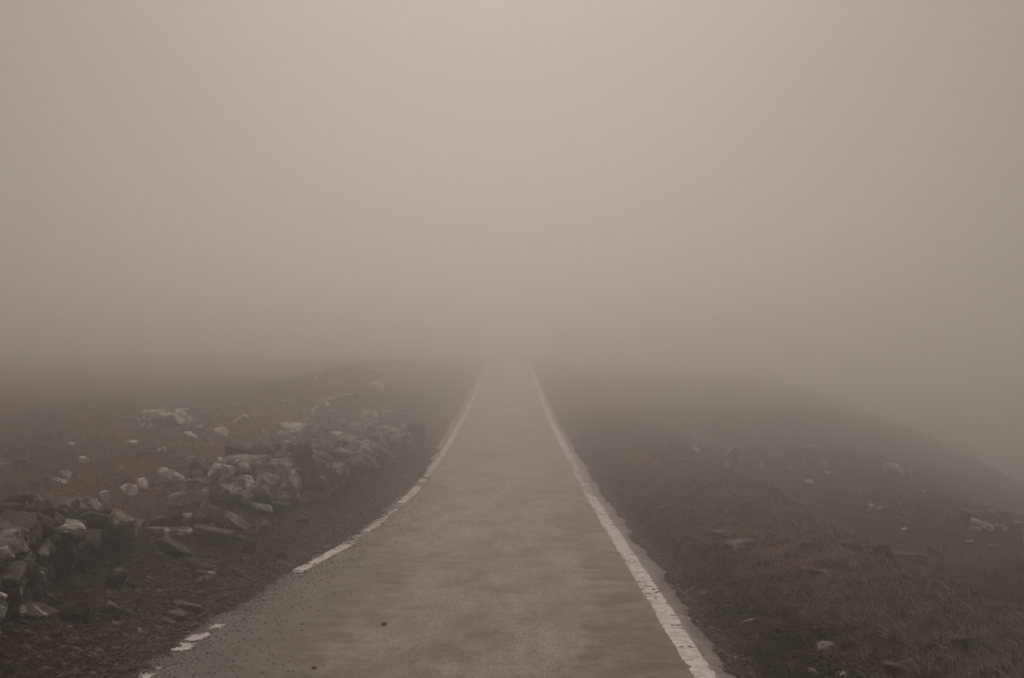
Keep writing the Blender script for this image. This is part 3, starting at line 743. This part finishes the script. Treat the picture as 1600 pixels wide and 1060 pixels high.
small_rocks(80, 'moor_stone', lambda y: float(line_left(y)) - 2.6 - 5.5 * rq.random() ** 1.3, 20, 52, 'one of the small dull stones dotted over the left moor behind the wall', 'small stones over the left moor')
small_rocks(22, 'hill_stone', lambda y: float(crest_right(y)) + .8 + 4.8 * rq.random(), 21, 46, 'one of the small dull stones dotted over the right hillside', 'small stones over the right hillside')
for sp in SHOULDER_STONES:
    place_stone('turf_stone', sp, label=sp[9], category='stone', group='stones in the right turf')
for sp in PEBBLES:
    place_stone('pebble', sp, label=sp[9], category='pebble', group='loose pebbles on the road and verge')

# ---------------------------------------------------------------- loose grit, grass, heather: what nobody could count
rs = np.random.RandomState(7)
def scatter_y(n, y0, y1, power=1.6):
    """more of them near the camera, as the ground is seen"""
    u = rs.rand(n); a = 1 - power
    return (y0 ** a + u * (y1 ** a - y0 ** a)) ** (1 / a)
def chips(name, x, y, size, mat, lift=.2, flat=.6, **props):
    p, f = ico(1); n = len(x)
    z = props.pop('z') if 'z' in props else land(x, y)
    V = p[None] * (1 + .28 * rs.randn(n, len(p), 1).clip(-1.5, 1.5))
    sc = size[:, None] * np.stack([rs.uniform(.7, 1.5, n), rs.uniform(.7, 1.3, n), rs.uniform(.35, .9, n) * flat * 1.3], -1)
    V = V * sc[:, None, :]
    a = rs.rand(n) * 6.283; ca, sa = np.cos(a)[:, None], np.sin(a)[:, None]
    Vx, Vy = V[..., 0] * ca - V[..., 1] * sa, V[..., 0] * sa + V[..., 1] * ca
    tl = rs.randn(n)[:, None] * .3
    V = np.stack([Vx + x[:, None], Vy + y[:, None], V[..., 2] + tl * Vx + (z + size * lift)[:, None]], -1)
    F = f[None] + (np.arange(n) * len(p))[:, None, None]
    return link(name, mesh_np(name, V.reshape(-1, 3), tris=F.reshape(-1, 3), mat=mat, smooth=False), kind='stuff', **props)
n = 16000
y = scatter_y(n, 9.2, 38); ul = np.abs(rs.randn(n)) * .95
x = edge_left(y) + .14 - ul
chips('gravel', x, y, .005 + .020 * rs.rand(n) ** 3 + .025 * (rs.rand(n) > .975) + .00035 * y, GRIT, label='loose gravel and stone chips strewn over the left verge')
n = 9000
y = scatter_y(n, 9.2, 36); x = edge_right(y) + np.where(rs.rand(n) < .3, -np.abs(rs.randn(n)) * .10, np.abs(rs.randn(n)) * .55)
chips('gravel', x, y, .004 + .018 * rs.rand(n) ** 3 + .0003 * y, GRIT, label='dark grit crumbling along the right edge of the asphalt')
n = 1500
y = scatter_y(n, 9.2, 34); x = edge_right(y) - .02 + np.abs(rs.randn(n)) * .75
chips('earth_clods', x, y, .012 + .035 * rs.rand(n) ** 2, GRIT, lift=-.1, label='broken earth clods and half buried stones along the right verge')
n = 900
y = scatter_y(n, 9.2, 34); x = edge_left(y) - .05 - 1.6 * rs.rand(n)
chips('stone_debris', x, y, .015 + .04 * rs.rand(n) ** 2, GRIT, lift=-.1, flat=.45, label='flat stone debris strewn over the bank under the wall')
n = 15000
y = scatter_y(n, 9.2, 28); x = edge_left(y) - .06 + np.abs(rs.randn(n)) * np.where(rs.rand(n) < .6, .16, .5)
chips('gravel', x, y, .0025 + .006 * rs.rand(n) ** 4 + .0001 * y, GRIT, z=road_surf(x, y), label='fine grit washed onto the left side of the asphalt')

def blades(name, x, y, length, lean, width, mat, z=None, droop=1.0, up=1.0, **props):
    n = len(x)
    z = land(x, y) - .01 if z is None else z
    a = rs.rand(n) * 6.283
    wx, wy = np.cos(a) * width * .5, np.sin(a) * width * .25
    lx, ly = lean
    rows = []
    for t, wd in ((0, 1.0), (.4, .85), (.75, .55), (1.0, 0)):
        cx = x + lx * length * t ** 1.7; cy = y + ly * length * t ** 1.7
        k = np.sqrt(np.clip(1 - .55 * (lx ** 2 + ly ** 2), .1, 1))
        cz = z + up * length * k * (t - .22 * droop * t ** 3)
        if wd: rows += [np.stack([cx - wx * wd, cy - wy * wd, cz], -1), np.stack([cx + wx * wd, cy + wy * wd, cz], -1)]
        else: rows += [np.stack([cx, cy, cz], -1)]
    V = np.stack(rows, 1)
    o = (np.arange(n) * 7)[:, None]
    Q = np.concatenate([o + np.array([[0, 1, 3, 2]]), o + np.array([[2, 3, 5, 4]])]); T = o + np.array([[4, 5, 6]])
    par = props.pop('parent', None)
    return link(name, mesh_np(name, V.reshape(-1, 3), quads=Q, tris=T, mat=mat), par, kind='stuff', **props)
def tufts(n_t, per, y0, y1, xf, spread, power=1.7):
    y = scatter_y(n_t, y0, y1, power); x = xf(y)
    k = rs.poisson(per, n_t); i = np.repeat(np.arange(n_t), k)
    return x[i] + rs.randn(len(i)) * spread, y[i] + rs.randn(len(i)) * spread, i
# right shoulder: short wind-combed grass, longer towards the crest
def xs(y): return edge_right(y) - .04 + (crest_right(y) + 1.3 - edge_right(y) + .04) * rs.rand(len(y)) ** .8
x, y, i = tufts(21000, 7, 9.0, 48, xs, .035)
ok = x > edge_right(y) - .08; x, y, i = x[ok], y[ok], i[ok]
patch = fbm(x * .9, y * .35, 0, 71)
ok = rs.rand(len(x)) < .45 + 1.3 * patch + .25 * sstep(2.4, 3.6, x); x, y, i, patch = x[ok], y[ok], i[ok], patch[ok]
tall = .55 + .9 * sstep(2.3, 4.2, x) + .6 * np.clip(patch, -.5, 1)
ln = (.035 + .095 * rs.rand(len(x)) ** 1.6) * tall
dirn = (-.75 + .6 * rs.randn(21000)[i] + .2 * rs.randn(len(x)), .45 * rs.randn(len(x)))
blades('grass', x, y, ln, dirn, .002 + .00038 * y, GRASS, label='short dry wind combed grass on the right shoulder')
# tussocks: fountains of longer dead grass
def tussocks(n_t, per, y0, y1, xf, lo, hi, label):
    ty = scatter_y(n_t, y0, y1, 1.6); tx = xf(ty); k = rs.poisson(per, n_t); i = np.repeat(np.arange(n_t), k); n = len(i)
    rad = .05 * np.abs(rs.randn(n)); an = rs.rand(n) * 6.283
    sz = rs.uniform(lo, hi, n_t)[i] * rs.uniform(.5, 1.1, n)
    out = rs.uniform(.1, .9, n)
    blades('grass', tx[i] + rad * np.cos(an), ty[i] + rad * np.sin(an), sz, (np.cos(an) * out - .65, np.sin(an) * out),   .0022 + .00036 * ty[i], PALEGRASS, label=label)
tussocks(750, 65, 9.2, 46, lambda y: edge_right(y) + .55 + (crest_right(y) + .5 - edge_right(y) - .55) * rs.rand(len(y)) ** .6, .07, .20, 'pale tussocks of dead grass on the right shoulder')
tussocks(700, 45, 15, 52, lambda y: np.where(rs.rand(len(y)) < .6, line_left(y) - 2.4 - 7 * rs.rand(len(y)), crest_right(y) + 1 + 5.5 * rs.rand(len(y))), .12, .28, 'tussocks of moor grass on the left moor and the right shelf')
# moor: coarser, farther
def xm(y):
    r = rs.rand(len(y)); left = rs.rand(len(y)) < .8
    return np.where(left, line_left(y) - 1.6 - 9 * r ** 1.3, crest_right(y) + .8 + 7.5 * r)
x, y, i = tufts(9000, 6, 14, 60, xm, .06, 1.5)
ln = .06 + .13 * rs.rand(len(x))
blades('grass', x, y, ln, (-.3 + .6 * rs.randn(len(x)), .5 * rs.randn(len(x))), .003 + .00042 * y, MOORGRASS, label='coarse moor grass beyond the wall and below the shoulder')
# left verge: thin moss and grass on the bank
def xv(y): return edge_left(y) - .3 - 1.5 * rs.rand(len(y))
x, y, i = tufts(4500, 5, 9.0, 40, xv, .03)
blades('grass', x, y, .02 + .06 * rs.rand(len(x)) ** 2, (.3 + .6 * rs.randn(len(x)), .5 * rs.randn(len(x))), .002 + .00036 * y, MOORGRASS, label='thin short grass on the bank under the wall')
# dead grass hanging over the road side of the standing wall
n = 2600
s = rs.rand(n) ** .9 * 14.5 + .6
hx = np.array([wall_path(WALL_PATH, q)[:3] for q in s])
gapy = noise(s * 1.7, 0, 0, 81) > -.25
hh = np.array([h_wall(q) for q in s])
x = hx[:, 0] - np.sin(hx[:, 2]) * -.42 + rs.randn(n) * .05; y = hx[:, 1] + np.cos(hx[:, 2]) * -.42
z = land(x, y) + hh * rs.uniform(.55, 1.08, n)
x, y, z, hh = x[gapy], y[gapy], z[gapy], hh[gapy]
blades('hanging_grass', x, y, hh * rs.uniform(.25, .7, len(x)), (.18 + .15 * rs.randn(len(x)), .12 * rs.randn(len(x))), .003 + .0004 * y, HANG, z=z, up=-1.0, parent=None, label='dead grass trailing')
hg = bpy.data.objects['hanging_grass']; hg.parent = wall; hg.location = -Vector(wall.location)
# heather and dock along the crumbling right edge
def leaves(name, n_t, per, y0, y1, xf, spread, hgt, size, mat, **props):
    x, y, i = tufts(n_t, per, y0, y1, xf, spread, 1.7)
    n = len(x); sc = rs.uniform(.5, 1.3, n_t)[i]
    z = land(x, y) + hgt * rs.rand(n) ** 1.3 * sc
    a = rs.rand(n) * 6.283; L = size * rs.uniform(.5, 1.4, n) * sc + .0004 * y; W = L * .45
    dx, dy, dz = np.cos(a), np.sin(a), rs.uniform(-.4, .7, n)
    P0 = np.stack([x, y, z], -1); D = np.stack([dx, dy, dz], -1); S = np.stack([-dy, dx, rs.uniform(-.5, .5, n)], -1)
    V = np.stack([P0, P0 + D * (L * .5)[:, None] + S * (W * .5)[:, None], P0 + D * L[:, None], P0 + D * (L * .5)[:, None] - S * (W * .5)[:, None]], 1)
    Q = (np.arange(n) * 4)[:, None] + np.array([[0, 1, 2, 3]])
    return link(name, mesh_np(name, V.reshape(-1, 3), quads=Q, mat=mat, smooth=False), kind='stuff', **props)
leaves('heather', 1500, 24, 9.0, 40, lambda y: edge_right(y) + .12 + np.abs(rs.randn(len(y))) * .42, .04, .05, .030, HEATHER, label='dark low heather clumps along the right asphalt edge')
leaves('heather', 1100, 22, 10, 40, lambda y: edge_right(y) + .5 + 3.0 * rs.rand(len(y)), .05, .045, .026, HEATHER, label='dark heather patches among the right turf')
leaves('heather', 900, 20, 9.2, 36, lambda y: edge_left(y) - .35 - 1.4 * rs.rand(len(y)), .05, .03, .022, HEATHER, label='dark moss and weed on the left bank')

# ---------------------------------------------------------------- one thin dead twig standing on the crest
def twig(base, tip, r0, r1, label):
    b0, t0 = np.array(base), np.array(tip); V, Q = [], []
    k = 7
    for i in range(9):
        f = i / 8; c = b0 + (t0 - b0) * f + np.array([.012 * math.sin(f * 5), 0, .006 * math.sin(f * 9)]); r = r0 + (r1 - r0) * f
        for j in range(k): V.append(c + r * np.array([math.cos(j * 6.283 / k), math.sin(j * 6.283 / k), 0]))
    for i in range(8):
        for j in range(k): Q.append((i * k + j, i * k + (j + 1) % k, (i + 1) * k + (j + 1) % k, (i + 1) * k + j))
    T = [(8 * k, 8 * k + j, 8 * k + j + 1) for j in range(1, k - 1)]
    o = link('twig', mesh_np('twig', np.array(V) - b0, quads=Q, tris=T, mat=twig_material()), None, base, label=label, category='twig')
    return o
tz = float(land(4.30, 22.9))
twig((4.30, 22.9, tz - .03), (4.20, 22.9, tz + .27), .011, .005, 'thin dark twig leaning left on the crest of the right shoulder')

# ---------------------------------------------------------------- the fog: one closed box of even density
bm = bmesh.new(); bmesh.ops.create_cube(bm, size=1.0)
zb = float(Z.min()) - 1.0; zt = 4.0
bmesh.ops.scale(bm, vec=(560, 420, zt - zb), verts=bm.verts)
bmesh.ops.translate(bm, vec=(0, 130, (zt + zb) / 2), verts=bm.verts)
fm = bpy.data.meshes.new('haze'); bm.to_mesh(fm); bm.free()
m = bpy.data.materials.new('fog'); m.use_nodes = True; t = m.node_tree; t.nodes.clear()
pv = t.nodes.new('ShaderNodeVolumePrincipled')
pv.inputs['Density'].default_value = FOG_DENSITY; pv.inputs['Anisotropy'].default_value = FOG_G
pv.inputs['Color'].default_value = (FOG_COL, FOG_COL, FOG_COL, 1)
t.links.new(pv.outputs[0], t.nodes.new('ShaderNodeOutputMaterial').inputs['Volume'])
fm.materials.append(m)
link('haze', fm, kind='stuff', label='thick even fog over the moor')
